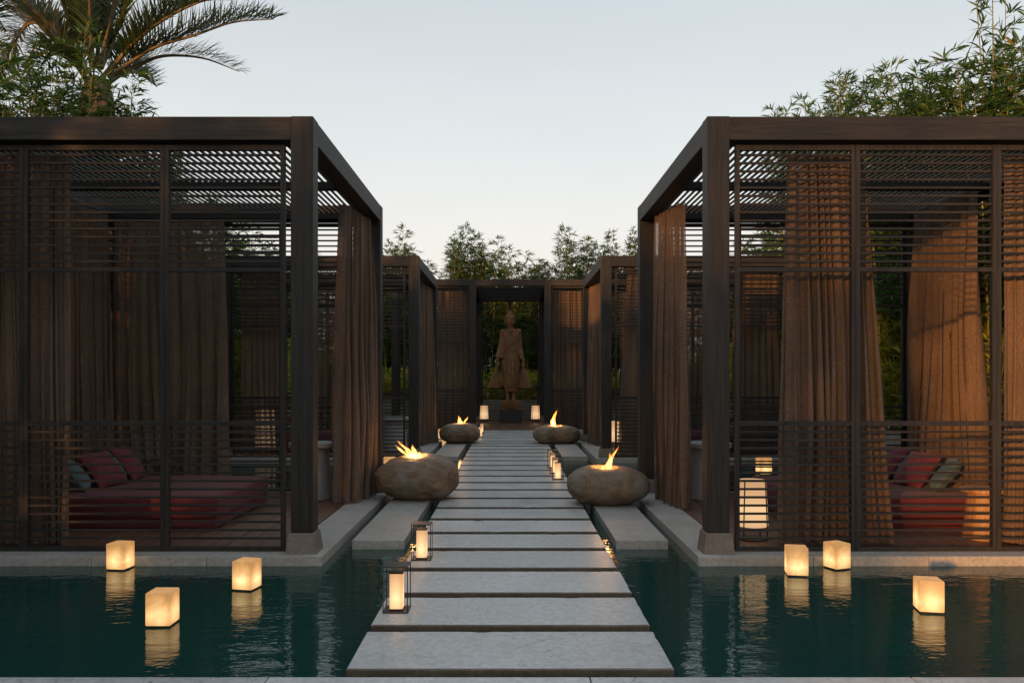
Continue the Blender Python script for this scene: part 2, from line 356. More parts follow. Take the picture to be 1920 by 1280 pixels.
# ------------------------------------------------------------------ pavilions
BH = .20
def screen(parent, axis, fixed, a0, a1, ztop, midz, pitch=.07, upper=True):
    """one framed screen panel; axis 'x' runs along X at Y=fixed, axis 'y' along Y at X=fixed"""
    t = .036; d = .045
    def bb(bm, p0, p1, z0, z1, dd=d):
        if axis == 'x': add_box(bm, p0 - cx, p1 - cx, -dd / 2, dd / 2, z0, z1)
        else: add_box(bm, -dd / 2, dd / 2, p0 - cx, p1 - cx, z0, z1)
    cx = (a0 + a1) / 2
    loc = (cx, fixed, .006) if axis == 'x' else (fixed, cx, .006)
    key = ('scr', axis, round(a1 - a0, 4), ztop, midz)
    if key not in BOX:
        bm = bmesh.new()
        bb(bm, a0, a0 + t, 0, ztop); bb(bm, a1 - t, a1, 0, ztop)
        for z0, z1 in ((0.001, .034), (1.066, 1.106), (midz - .018, midz + .018), (ztop - .045, ztop - .001)): bb(bm, a0 + t, a1 - t, z0, z1, d * .94)
        BOX[key] = mesh_from(bm, WOOD['z'])
    f = link('screen_panel', BOX[key], parent, loc)
    zs = []
    z = .07 + .034
    while z < 1.05: zs.append(z); z += pitch
    z = midz + pitch
    while z < ztop - .06: zs.append(z); z += pitch
    for z in zs:
        if axis == 'x': box('slat', a0 + t, a1 - t, fixed - .011, fixed + .011, z - .009 + .006, z + .009 + .006, WOOD['x'], f)
        else: box('slat', fixed - .011, fixed + .011, a0 + t, a1 - t, z - .009 + .006, z + .009 + .006, WOOD['y'], f)

def post(parent, x0, x1, y0, y1, ztop):
    p = box('post', x0, x1, y0, y1, .172, ztop, WOOD['z'], parent, .006)
    cx, cy = (x0 + x1) / 2, (y0 + y1) / 2
    hx, hy = abs(x1 - x0) / 2, abs(y1 - y0) / 2
    V = []
    for z, e in ((0.001, .036), (.165, .016), (.172, .010)):
        for a, b in ((-1, -1), (1, -1), (1, 1), (-1, 1)): V.append((a * (hx + e), b * (hy + e), z))
    F = [(3, 2, 1, 0), (8, 9, 10, 11)] + [(i * 4 + k, i * 4 + (k + 1) % 4, i * 4 + 4 + (k + 1) % 4, i * 4 + 4 + k) for i in range(2) for k in range(4)]
    link('stone_base', pydata(V, F, BASEST), p, (cx, cy, 0))
    return p

def coping_run(parent, along, a0, a1, b0, b1, n):
    for i in range(n):
        p, q = a0 + (a1 - a0) * i / n + .0015, a0 + (a1 - a0) * (i + 1) / n - .0015
        if along == 'x': box('coping_stone', p, q, b0, b1, -.4, 0, COPING, parent, .006)
        else: box('coping_stone', b0, b1, p, q, -.4, 0, COPING, parent, .006)

def pavilion(s, dy, label):
    """s = -1 left, 1 right"""
    P = thing('pavilion', label, 'pavilion', (s * 3.45, 8.9 + dy, 0), 'timber pavilions along the walkway')
    xi, xo, yf, yb = 1.665, 5.30, 6.98 + dy, 10.81 + dy
    pw = .189
    # plinth border of coping stones
    coping_run(P, 'x', *(sorted((s * 1.5625, s * 5.40))), 6.866 + dy, 7.20 + dy, 4)
    coping_run(P, 'x', *(sorted((s * 1.5625, s * 5.40))), 10.62 + dy, 10.92 + dy, 4)
    coping_run(P, 'y', 7.203 + dy, 10.617 + dy, *sorted((s * 1.5625, s * 1.93)), 3)
    coping_run(P, 'y', 7.203 + dy, 10.617 + dy, *sorted((s * 5.05, s * 5.40)), 3)
    nb = 22; bw = (5.045 - 1.935) / nb
    for i in range(nb):
        a = 1.935 + bw * i; box('deck_board', s * (a + .003), s * (a + bw - .003), 7.206 + dy, 10.614 + dy, -.03, .0 + .004 * rnd.random(), DECK, P)
    box('deck_underlay', s * 1.932, s * 5.048, 7.204 + dy, 10.616 + dy, -.3, -.045, SOIL, P)
    for a0, a1 in ((xi, xi + pw), (xo - pw, xo)):
        post(P, s * a0, s * a1, yf, yf + pw, 3.69); post(P, s * a0, s * a1, yb - pw, yb, 3.69)
    e = .003
    for y0, y1 in ((yf + e, yf + pw - e), (yb - pw + e, yb - e)): box('beam', s * (xi + pw), s * (xo - pw), y0, y1, 3.49, 3.687, WOOD['x'], P, .006)
    for a0, a1 in ((xi + e, xi + pw - e), (xo - pw + e, xo - e)): box('beam', s * a0, s * a1, yf + pw, yb - pw, 3.49, 3.687, WOOD['y'], P, .006)
    ym = (yf + yb) / 2
    for yc in (ym,): box('cross_beam', s * (xi + pw), s * (xo - pw), yc - .05, yc + .05, 3.492, 3.575, WOOD['x'], P, .004)
    for yc in (yf + pw + .04, yb - pw - .04): box('cross_beam', s * (xi + pw), s * (xo - pw), yc - .035, yc + .035, 3.50, 3.575, WOOD['x'], P, .004)
    a = xi + pw + .03
    while a < xo - pw - .03:
        box('roof_slat', s * (a - .011), s * (a + .011), yf + pw + .002, yb - pw - .002, 3.577, 3.593, WOOD['y'], P); a += .066
    for a0, a1 in ((1.925, 2.95), (2.953, 4.155), (4.158, 5.105)):
        p0, p1 = sorted((s * a0, s * a1))
        screen(P, 'x', yf + .10, p0, p1, 3.462, 2.40); screen(P, 'x', yb - .10, p0, p1, 3.462, 2.40)
    for a0, a1 in ((7.18, 8.36), (8.363, 9.53), (9.533, 10.615)): screen(P, 'y', s * (xo - .10), a0 + dy, a1 + dy, 3.462, 2.40)
    return P
pavilion(-1, 0, 'dark timber louvred pavilion nearest on the left, with burgundy daybed and stone plinth')
pavilion(1, 0, 'dark timber louvred pavilion nearest on the right, with sunlit brown curtains and daybed')
pavilion(-1, 8.1, 'dark timber louvred pavilion on the left, the farther one beside the rear boulder')
pavilion(1, 8.1, 'dark timber louvred pavilion on the right, the farther one beside the rear boulder')

def rear_pavilion():
    P = thing('pavilion', 'tall dark timber rear pavilion across the walkway end, sheltering the carved statue', 'pavilion', (0, 25, 0))
    yf, yb, ht, pw = 22.98, 27.45, 4.18, .189
    coping_run(P, 'x', -3.4, -.93, 22.80, 23.22, 2); coping_run(P, 'x', .93, 3.4, 22.80, 23.22, 2)
    coping_run(P, 'x', -3.4, 3.4, 27.25, 27.60, 4)
    nb = 48; bw = 6.8 / nb
    for i in range(nb):
        a = -3.4 + bw * i; y0 = 22.80 if -.93 <= a + bw / 2 <= .93 else 23.226
        box('deck_board', a + .003, a + bw - .003, y0, 27.246, -.03, .004 * rnd.random(), DECK, P)
    box('deck_underlay', -3.39, 3.39, 23.23, 27.245, -.38, -.045, SOIL, P)
    box('deck_edge', -.925, .925, 22.802, 22.9, -.38, -.032, DECK, P)
    xs = [(-3.3, -3.3 + pw), (-1.135, -1.135 + pw), (1.14 - pw, 1.14), (3.3 - pw, 3.3)]
    for a0, a1 in xs: post(P, a0, a1, yf, yf + pw, ht); post(P, a0, a1, yb - pw, yb, ht)
    for i in range(3):
        a0, a1 = xs[i][1], xs[i + 1][0]
        for y0 in (yf, yb - pw): box('beam', a0, a1, y0 + .003, y0 + pw - .003, ht - .185, ht - .003, WOOD['x'], P, .006)
    for a0, a1 in (xs[0], xs[1], xs[2], xs[3]): box('beam', a0 + .003, a1 - .003, yf + pw, yb - pw, ht - .185, ht - .003, WOOD['y'], P, .006)
    for yc in (24.0, 25.2, 26.4):
        for i in range(3): box('cross_beam', xs[i][1], xs[i + 1][0], yc - .06, yc + .06, ht - .30, ht - .125, WOOD['x'], P, .004)
    a = -3.05
    while a < 3.06:
        if all(not (q[0] - .015 < a < q[1] + .015) for q in xs): box('roof_slat', a - .010, a + .010, yf + pw + .002, yb - pw - .002, ht - .12, ht - .10, WOOD['y'], P)
        a += .066
    for p0, p1 in ((-3.10, -2.12), (-2.117, -1.15), (1.15, 2.117), (2.12, 3.10)): screen(P, 'x', yf + .10, p0, p1, ht - .20, 2.40, .085)
    for p0, p1 in ((-3.10, -1.15), (-.935, -.002), (.002, .935), (1.15, 3.10)): screen(P, 'x', yb - .10, p0, p1, ht - .20, 2.40, .085)
rear_pavilion()

# ------------------------------------------------------------------ curtains
def curtain(top0, top1, bot0, bot1, label, zt=3.455, zb=.012, folds=9, amp=.055, seed=0, group='brown woven pavilion curtains'):
    r = random.Random(seed); t0, t1, b0, b1 = (Vector((p[0], p[1], 0)) for p in (top0, top1, bot0, bot1))
    nu, nv = folds * 12, 26
    ph = [0]; 
    wts = [r.uniform(.55, 1.5) for _ in range(folds)]; tot = sum(wts); edges = [0]
    for q in wts: edges.append(edges[-1] + q / tot)
    am = [r.uniform(.55, 1.25) for _ in range(folds + 1)]; sk = [r.uniform(-.5, .5) for _ in range(folds + 1)]
    org = (t0 + t1 + b0 + b1) / 4
    V, F = [], []
    for j in range(nv + 1):
        v = j / nv; z = zt + (zb - zt) * v
        if j == nv: pass
        k = v ** .75
        for i in range(nu + 1):
            u = i / nu
            f = next(q for q in range(folds) if u <= edges[q + 1] + 1e-9); lu = (u - edges[f]) / (edges[f + 1] - edges[f])
            uu = u + .45 / folds * math.sin(v * 2.6 + seed + 5 * u) * v * (1 if 0 < i < nu else 0)
            p = (t0.lerp(t1, u)).lerp(b0.lerp(b1, uu), k)
            d = ((t1 - t0).lerp(b1 - b0, k)).normalized(); n = Vector((-d.y, d.x, 0))
            a = 1.2 * amp * (.38 + .62 * min(1, v * 1.4)) * (am[f] * (1 - lu) + am[f + 1] * lu)
            s_ = math.sin(2 * math.pi * lu) + .34 * math.sin(4 * math.pi * lu + sk[f] * 5 + 2.6 * v)
            off = a * s_ * (1 + .45 * noise.noise(Vector((u * 6, v * 1.8, seed + 9)))) + .020 * noise.noise(Vector((u * 14, v * 3.5, seed))) + .025 * math.sin(3 * v + 6 * u + seed) * v
            p = p + n * off + d * a * .5 * math.sin(4 * math.pi * lu + sk[f])
            V.append((p.x - org.x, p.y - org.y, z + .012 * math.sin(9 * u + seed) * (j == nv)))
    for j in range(nv):
        for i in range(nu): q = j * (nu + 1) + i; F.append((q, q + 1, q + nu + 2, q + nu + 1))
    o = link('curtain', pydata(V, F, CURT, True), None, (org.x, org.y, 0))
    return tag(o, label, 'curtain', group)
def both(p, q, lab, **k): return curtain(p, q, p, q, lab, **k)
# nearest left pavilion
both((-4.98, 7.36), (-4.36, 7.34), 'brown curtain behind left pavilion front screen, cut by the left picture edge', folds=6, seed=1)
both((-4.30, 7.34), (-3.91, 7.34), 'narrow brown curtain behind left pavilion front screen, beside the teal pillow', folds=5, seed=2, amp=.05)
both((-4.92, 8.2), (-4.93, 10.1), 'brown curtain along outer side of the nearest left pavilion, left of daybed', folds=14, seed=3, amp=.06)
curtain((-4.98, 10.42), (-3.62, 10.44), (-4.98, 10.42), (-3.55, 10.46), 'wide brown curtain behind the daybed of the nearest left pavilion', folds=9, seed=4, amp=.075)
curtain((-1.90, 9.42), (-1.755, 10.40), (-2.01, 9.60), (-1.70, 10.40), 'brown curtain hanging over the open inner side of the nearest left pavilion', folds=8, seed=5, amp=.085)
# nearest right pavilion
curtain((2.46, 7.34), (3.12, 7.34), (2.40, 7.36), (3.36, 7.36), 'sunlit brown curtain flaring behind front screen of the nearest right pavilion, beside floor lamp', folds=9, seed=6, amp=.062)
both((4.40, 7.36), (5.0, 7.36), 'brown curtain behind right pavilion front screen, cut by the right picture edge', folds=6, seed=7)
curtain((4.93, 8.75), (4.92, 10.1), (4.93, 8.75), (4.92, 10.1), 'brightly sunlit orange brown curtain along outer side of the nearest right pavilion', folds=8, seed=8, amp=.10)
curtain((1.95, 9.25), (1.785, 10.2), (1.96, 9.22), (1.78, 10.2), 'brown curtain hanging over the open inner side of the nearest right pavilion', folds=8, seed=9, amp=.06)
# farther pavilions
for s, n in ((-1, 'left'), (1, 'right')):
    both((s * 4.3, 15.44), (s * 5.02, 15.44), 'brown curtain behind front screen of the farther %s pavilion, outer end' % n, folds=6, seed=20 + s)
    if s > 0: curtain((2.2, 15.44), (2.95, 15.44), (2.0, 15.44), (3.05, 15.44), 'brown curtain behind front screen of the farther right pavilion, near the walkway', folds=8, seed=23)
    both((s * 4.92, 16.4), (s * 4.92, 18.1), 'brown curtain along outer side of the farther %s pavilion' % n, folds=10, seed=26 + s)
    both((s * 3.4, 18.52), (s * 4.9, 18.52), 'brown curtain along the back of the farther %s pavilion' % n, folds=9, seed=30 + s, amp=.07)
    curtain((s * 1.90, 17.45), (s * 1.76, 18.42), (s * 1.98, 17.5), (s * 1.72, 18.42), 'brown curtain over the open inner side of the farther %s pavilion' % n, folds=7, seed=34 + s)
    both((s * 1.22, 23.42), (s * 2.05, 23.42), 'brown curtain behind the %s screen of the rear pavilion beside statue' % n, zt=3.93, folds=6, seed=40 + s, amp=.06)

# ------------------------------------------------------------------ furniture
def rounded_block(sx, sy, z0, z1, r, mat, puff=0.0, seed=0):
    bm = bmesh.new(); bmesh.ops.create_cube(bm, size=1)
    for v in bm.verts: v.co = Vector((v.co.x * sx, v.co.y * sy, (z0 + z1) / 2 + v.co.z * (z1 - z0)))
    bmesh.ops.bevel(bm, geom=bm.edges[:], offset=r, segments=4, affect='EDGES', profile=.5)
    bmesh.ops.subdivide_edges(bm, edges=[e for e in bm.edges if e.calc_length() > .15], cuts=9, use_grid_fill=True)
    for v in bm.verts:
        if v.co.z > (z0 + z1) / 2: v.co.z += .012 * noise.noise(Vector((v.co.x * 2.2, v.co.y * 2.2, seed)))
        k = .006 * noise.noise(v.co * 3 + Vector((seed, 0, 0))); v.co.x += k; v.co.y += k
    return mesh_from(bm, mat, True)
BEDM = rounded_block(1.80, 1.76, .10, .325, .045, BURG, seed=3); BEDB = rounded_block(1.76, 1.72, .012, .112, .02, BURG, seed=5)
def bed(s, dy, label):
    B = thing('daybed', label, 'daybed', (s * 3.74, 8.88 + dy, .004), 'burgundy daybeds in the pavilions')
    link('mattress', BEDM, B, (s * 3.74, 8.88 + dy, .004)); link('base', BEDB, B, (s * 3.74, 8.88 + dy, .004))
bed(-1, 0, 'burgundy daybed on the deck of the nearest left pavilion'); bed(1, 0, 'burgundy daybed on the deck of the nearest right pavilion')
bed(-1, 8.1, 'burgundy daybed inside the farther left pavilion'); bed(1, 8.1, 'burgundy daybed inside the farther right pavilion')
def pillow_mesh(sz, th, mat, seed):
    n = 16; V, F = [], []
    for sd_ in (1, -1):
        for j in range(n + 1):
            for i in range(n + 1):
                u, v = i / n * 2 - 1, j / n * 2 - 1
                h = ((1 - abs(u) ** 2.6) * (1 - abs(v) ** 2.6)) ** .55
                pin = 1 - .10 * (1 - abs(u) ** 2) * abs(v) ** 4; pin2 = 1 - .10 * (1 - abs(v) ** 2) * abs(u) ** 4
                V.append((sd_ * (th / 2) * h * (1 + .25 * noise.noise(Vector((u * 2, v * 2, seed + sd_)))), u * sz / 2 * pin2, v * sz / 2 * pin))
    m = (n + 1) ** 2
    for k in (0, 1):
        for j in range(n):
            for i in range(n):
                q = k * m + j * (n + 1) + i; f = (q, q + 1, q + n + 2, q + n + 1); F.append(f if k == 0 else f[::-1])
    return pydata(V, F, mat, True)
PT, PR = pillow_mesh(.42, .15, TEAL, 2), pillow_mesh(.46, .17, REDF, 7)
def pillow(me, s, x, y, lean, yaw, label, z, sz):
    o = link('pillow', me, None, (s * x, y, z)); o.rotation_euler = (0, s * R(lean), s * R(yaw)); tag(o, label, 'pillow', 'scatter pillows on the daybeds')
for s, n in ((-1, 'left'), (1, 'right')):
    pillow(PT, s, 4.43, 8.42, 38, -22, 'pale teal pillow nearest the front on the near %s daybed' % n, .49, .42)
    pillow(PR, s, 4.33, 8.80, 40, 12, 'red pillow leaning in the middle of the near %s daybed head' % n, .505, .46)
    pillow(PT, s, 4.40, 9.10, 34, 5, 'pale teal pillow half hidden between red ones on near %s daybed' % n, .495, .42)
    pillow(PR, s, 4.33, 9.38, 36, -8, 'red pillow farthest back on the near %s daybed' % n, .51, .46)
    pillow(PR, s, 4.35, 16.9, 40, 8, 'red pillow on the daybed inside the farther %s pavilion' % n, .505, .46)

TT = lathe([(.02, .62), (.275, .62), (.285, .63), (.285, .672), (.275, .682), (.02, .682)], TABLEST, 48)
TB = lathe([(.255, .0), (.262, .01), (.225, .30), (.195, .618)], TABLEST, 48)
def table(x, y, label):
    T = thing('side_table', label, 'side table', (x, y, .004), 'round concrete side tables'); link('table_top', TT, T, (x, y, .004)); link('pedestal', TB, T, (x, y, .004))
table(-2.42, 10.12, 'round grey concrete side table behind curtain of the nearest left pavilion')
table(2.42, 10.12, 'round grey concrete side table behind post of the nearest right pavilion')
table(-2.28, 16.35, 'round grey concrete side table behind screen of the farther left pavilion')
ST = thing('stool', 'tapered round wooden stool at the foot of the right daybed', 'stool', (4.36, 7.62, .004))
link('stool_top', lathe([(.02, .425), (.19, .425), (.196, .432), (.196, .458), (.188, .465), (.02, .465)], STOOLW, 40), ST, (4.36, 7.62, .004))
link('stool_body', lathe([(.175, 0), (.178, .01), (.150, .24), (.135, .424)], STOOLW, 40), ST, (4.36, 7.62, .004))
DT = thing('side_table', 'small dark round table behind the left daybed pillows', 'side table', (-4.25, 10.05, .004))
link('table_top', lathe([(.02, .44), (.22, .44), (.225, .446), (.225, .466), (.22, .472), (.02, .472)], DARKTAB, 40), DT, (-4.25, 10.05, .004))
link('leg', lathe([(.14, 0), (.14, .015), (.025, .03), (.025, .44)], DARKTAB, 24), DT, (-4.25, 10.05, .004))

def floor_lamp(x, y, label, k=1.0, tall=False):
    L = thing('floor_lamp', label, 'lamp', (x, y, .004), 'glowing floor lamps')
    h = .75 if tall else .42; r0, r1 = (.19, .165) if tall else (.142 * k, .124 * k)
    z0 = .12
    key = ('lamp', h, k)
    if key not in BOX: BOX[key] = lathe([(r0 * .97, 0), (r0, .004), (r1, h - .004), (r1 * .97, h)], GLOWT if tall else GLOWS, 40)
    link('lamp_shade', BOX[key], L, (x, y, z0 + .004))
    for q in range(4):
        a = math.pi / 4 + q * math.pi / 2; rr = r0 + .008
        bm = bmesh.new(); tube(bm, [Vector((rr * math.cos(a), rr * math.sin(a), 0)), Vector((rr * math.cos(a), rr * math.sin(a), z0 + .02)), Vector(((r1 + .008) * math.cos(a), (r1 + .008) * math.sin(a), z0 + h + .01))], [.006] * 3, 6)
        link('leg', mesh_from(bm, METAL), L, (x, y, .004))
    link('base_plate', lathe([(r0 * .98, 0), (r0 * .98, .008)], METAL, 40), L, (x, y, .004))
floor_lamp(2.225, 7.60, 'glowing floor lamp on the deck of the nearest right pavilion behind its screen')
floor_lamp(-.83, 26.35, 'glowing floor lamp left of the statue pedestal', .95)
floor_lamp(.81, 26.35, 'glowing floor lamp right of the statue pedestal', .95)
floor_lamp(2.20, 17.35, 'glowing floor lamp in the farther right pavilion beside its post')
floor_lamp(-2.33, 17.3, 'glowing floor lamp in the farther left pavilion behind the side table')
floor_lamp(-4.72, 15.95, 'tall glowing floor lamp in the farther left pavilion, seen through the near one', 1, True)

LB = boxmesh(.082, .082, .222, GLOWL)
for v in LB.vertices: v.co.z += .111
FP = boxmesh(.0055, .0055, .28, METAL); PL = boxmesh(.162, .162, .006, METAL); CAP = boxmesh(.088, .088, .008, METAL)
def lantern(x, y, label):
    L = thing('lantern', label, 'lantern', (x, y, 0), 'framed lanterns along the walkway')
    [link('frame_post', FP, L, (x + a * .077, y + b * .077, .1468)) for a in (-1, 1) for b in (-1, 1)]; link('base_plate', PL, L, (x, y, .0035)); link('top_plate', PL, L, (x, y, .290))
    b = link('light_box', LB, L, (x, y, .017)); link('cap', CAP, b, (x, y, .244)); link('cap', CAP, b, (x, y, .0115))
lantern(-.726, 5.30, 'black framed lantern nearest the camera on the left walkway edge')
lantern(-.724, 6.785, 'black framed lantern second from the camera on the left walkway edge')
lantern(.69, 11.97, 'black framed lantern, nearest of three on the right walkway edge')
lantern(.69, 12.70, 'black framed lantern, middle of three on the right walkway edge')
lantern(.69, 13.45, 'black framed lantern, farthest of three on the right walkway edge')
lantern(-.735, 20.25, 'tiny framed lantern behind the rear left boulder, nearer of a pair')
lantern(-.74, 21.7, 'tiny framed lantern behind the rear left boulder, farther of a pair')

def cube_mesh():
    bm = bmesh.new(); bmesh.ops.create_cube(bm, size=1)
    for v in bm.verts: v.co = Vector((v.co.x * .155, v.co.y * .155, .1025 + v.co.z * .205))
    bmesh.ops.bevel(bm, geom=bm.edges[:], offset=.004, segments=2, affect='EDGES'); return mesh_from(bm, GLOWC)
CB = cube_mesh(); CBF = boxmesh(.14, .14, .022, METAL)
def float_cube(px, py, yaw, label, k=1.0):
    Y = 1.58 * FPX / (py - 704) + .08; X = (px - 956.5) * Y / FPX
    C = thing('floating_lantern', label, 'lantern', (X, Y, ZW), 'glowing cube lanterns floating on the pool')
    link('glowing_cube', CB, C, (X, Y, ZW + .012)); link('float_base', CBF, C, (X, Y, ZW + .001)); C.rotation_euler.z = R(yaw); C.scale = (k,) * 3
float_cube(226, 1070, -8, 'glowing cube lantern floating by the left plinth, leftmost and farthest of three')
float_cube(305, 1177, 0, 'glowing cube lantern floating nearest the camera on the left water')
float_cube(463, 1108.5, -12, 'glowing cube lantern floating on the left water, closest to the walkway')
float_cube(1493, 1081.5, -11, 'glowing cube lantern floating in front of the right pavilion lamp', 1.04)
float_cube(1569, 1069, 21, 'glowing cube lantern floating by the right plinth, middle of three', .98)
float_cube(1741, 1151, -11, 'glowing cube lantern floating nearest the camera on the right water')
float_cube(731, 888, 12, 'glowing cube lantern half hidden behind the front left boulder', 1.2)
float_cube(1432, 890, 8, 'small glowing cube lantern on water behind the nearest right pavilion', 1.25)
float_cube(830, 823, 20, 'tiny glowing cube lantern half hidden behind the rear left boulder', 1.15)

# ------------------------------------------------------------------ fire boulders
def flame_tongue(h, r, lean, seed, twist=1.0):
    rr = random.Random(seed); n, seg = 16, 10; V, F = [], []
    ph = rr.uniform(0, 6)
    for i in range(n + 1):
        t = i / n
        rad = r * (math.sin(math.pi * min(1, t * .86 + .14)) ** .9) * (1 - .55 * t) * (1 + .25 * math.sin(9 * t + ph)) + .0012
        cx = lean[0] * t ** 1.3 + .22 * h * t * (1 - .3 * t) * math.sin(6.5 * t * twist + ph) * .45; cy = lean[1] * t + .1 * h * t * math.cos(6 * t + ph)
        for k in range(seg):
            a = 2 * math.pi * k / seg; q = rad * (1 + .25 * math.sin(2 * a + 5 * t + ph)); V.append((cx + q * math.cos(a), cy + q * math.sin(a) * .7, t * h))
    for i in range(n):
        for k in range(seg): F.append((i * seg + k, i * seg + (k + 1) % seg, (i + 1) * seg + (k + 1) % seg, (i + 1) * seg + k))
    F.append(tuple(range(seg - 1, -1, -1))); F.append(tuple(range(n * seg, n * seg + seg)))
    return pydata(V, F, FLAME, True)
def boulder(cx, cy, w, d, h, seed, hole, tongues, label, skew=0.0, rough=1.0, pn=2.4):
    bm = bmesh.new(); bmesh.ops.create_icosphere(bm, subdivisions=6, radius=1)
    so = Vector((seed * 3.1, seed * 1.7, seed))
    hx, hy, hr = hole
    for v in bm.verts:
        p = v.co.normalized()
        k = (abs(p.x) ** pn + abs(p.y) ** pn + abs(p.z) ** pn) ** (-1 / pn) + .035 * noise.noise(p * 1.1 + so) + rough * (.038 * noise.noise(p * 2.6 + so) + .020 * noise.noise(p * 6 + so) + .010 * noise.noise(p * 14 + so) + .004 * noise.noise(p * 34 + so))
        if rough > 1: k -= .035 * max(0, noise.noise(p * 8 + so) - .22) + .03 * max(0, noise.noise(p * 15 + so) - .3)
        q = p * k
        z = q.z
        z = max(-1.1, min(1.1, z))
        x_ = q.x * w / 2; y_ = q.y * d / 2
        z_ = z * h / 2 * (1 + skew * q.x)
        if z < 0: x_ *= 1 - .10 * z * z; y_ *= 1 - .10 * z * z
        if p.z > 0:
            rr = math.hypot((x_ - hx), (y_ - hy) / .9) / hr
            if rr < 1.25: z_ -= .085 * (1 - max(0, min(1, (rr - .72) / .5)) ** 2) if rr > .72 else .085
        v.co = Vector((x_, y_, z_))
    zmin = min(v.co.z for v in bm.verts); zb = zmin + .035
    for v in bm.verts:
        v.co.z = max(v.co.z, zb) - zb
    B = thing('fire_boulder', label, 'boulder', (cx, cy, .001), 'fire boulders beside the walkway')
    st = link('stone', mesh_from(bm, BOULDER, True), B, (cx, cy, .001))
    top = max(v.co.z for v in st.data.vertices if math.hypot(v.co.x - hx, v.co.y - hy) < hr * .6)
    link('burner', lathe([(hr * .66, 0), (hr * .66, .012), (hr * .4, .02)], BURN, 24), B, (cx + hx, cy + hy, top))
    for (ox, oy, fh, fr, ln, sd_) in tongues: link('flame', flame_tongue(fh, fr, ln, sd_), B, (cx + hx + ox, cy + hy + oy, top + .012))
    pl = bpy.data.lights.new('fire_light', 'POINT'); pl.energy = 6.5; pl.color = (1, .48, .16); pl.shadow_soft_size = .05
    link('fire_light', pl, B, (cx + hx, cy + hy, top + .12))
boulder(-1.14, 10.15, 1.02, .86, .56, 12, (-.02, -.05, .12), [(.05, 0, .20, .050, (-.10, 0), 1), (.0, .01, .25, .048, (-.22, .02), 2), (-.03, -.01, .20, .040, (-.25, 0), 3), (.07, -.02, .12, .040, (-.02, 0), 4), (-.04, .03, .10, .03, (-.05, 0), 5), (.01, -.03, .15, .035, (-.15, 0), 14)],
        'pitted brown fire boulder with wind-blown flame, nearest on the left', .12, 1.25)
boulder(1.16, 9.76, .96, .84, .47, 2, (-.05, -.06, .13), [(.03, 0, .24, .036, (.05, 0), 6), (.05, .01, .31, .030, (.10, 0), 7), (-.07, -.02, .06, .03, (-.05, 0), 8), (-.02, .0, .09, .03, (0, 0), 9)],
        'smooth oval brown fire boulder with thin upright flame, nearest on the right', -.06, .5)
boulder(-1.13, 18.5, .92, .84, .47, 5, (.02, -.05, .12), [(0, 0, .26, .045, (-.06, 0), 10), (.07, 0, .24, .03, (.10, 0), 11), (.02, -.01, .14, .05, (0, 0), 12), (-.05, 0, .10, .035, (0, 0), 15)],
        'fire boulder beside the farther left pavilion, with a short forked flame', .03, .9)
boulder(1.03, 18.45, 1.04, .86, .42, 8, (-.02, -.05, .13), [(-.04, 0, .44, .055, (.05, 0), 13), (-.06, .01, .30, .065, (0, 0), 16), (.10, 0, .10, .04, (.02, 0), 17), (-.02, -.01, .14, .05, (0, 0), 18)],
        'long flat fire boulder beside the farther right pavilion, with the tallest flame', 0, 1.0, 2.8)

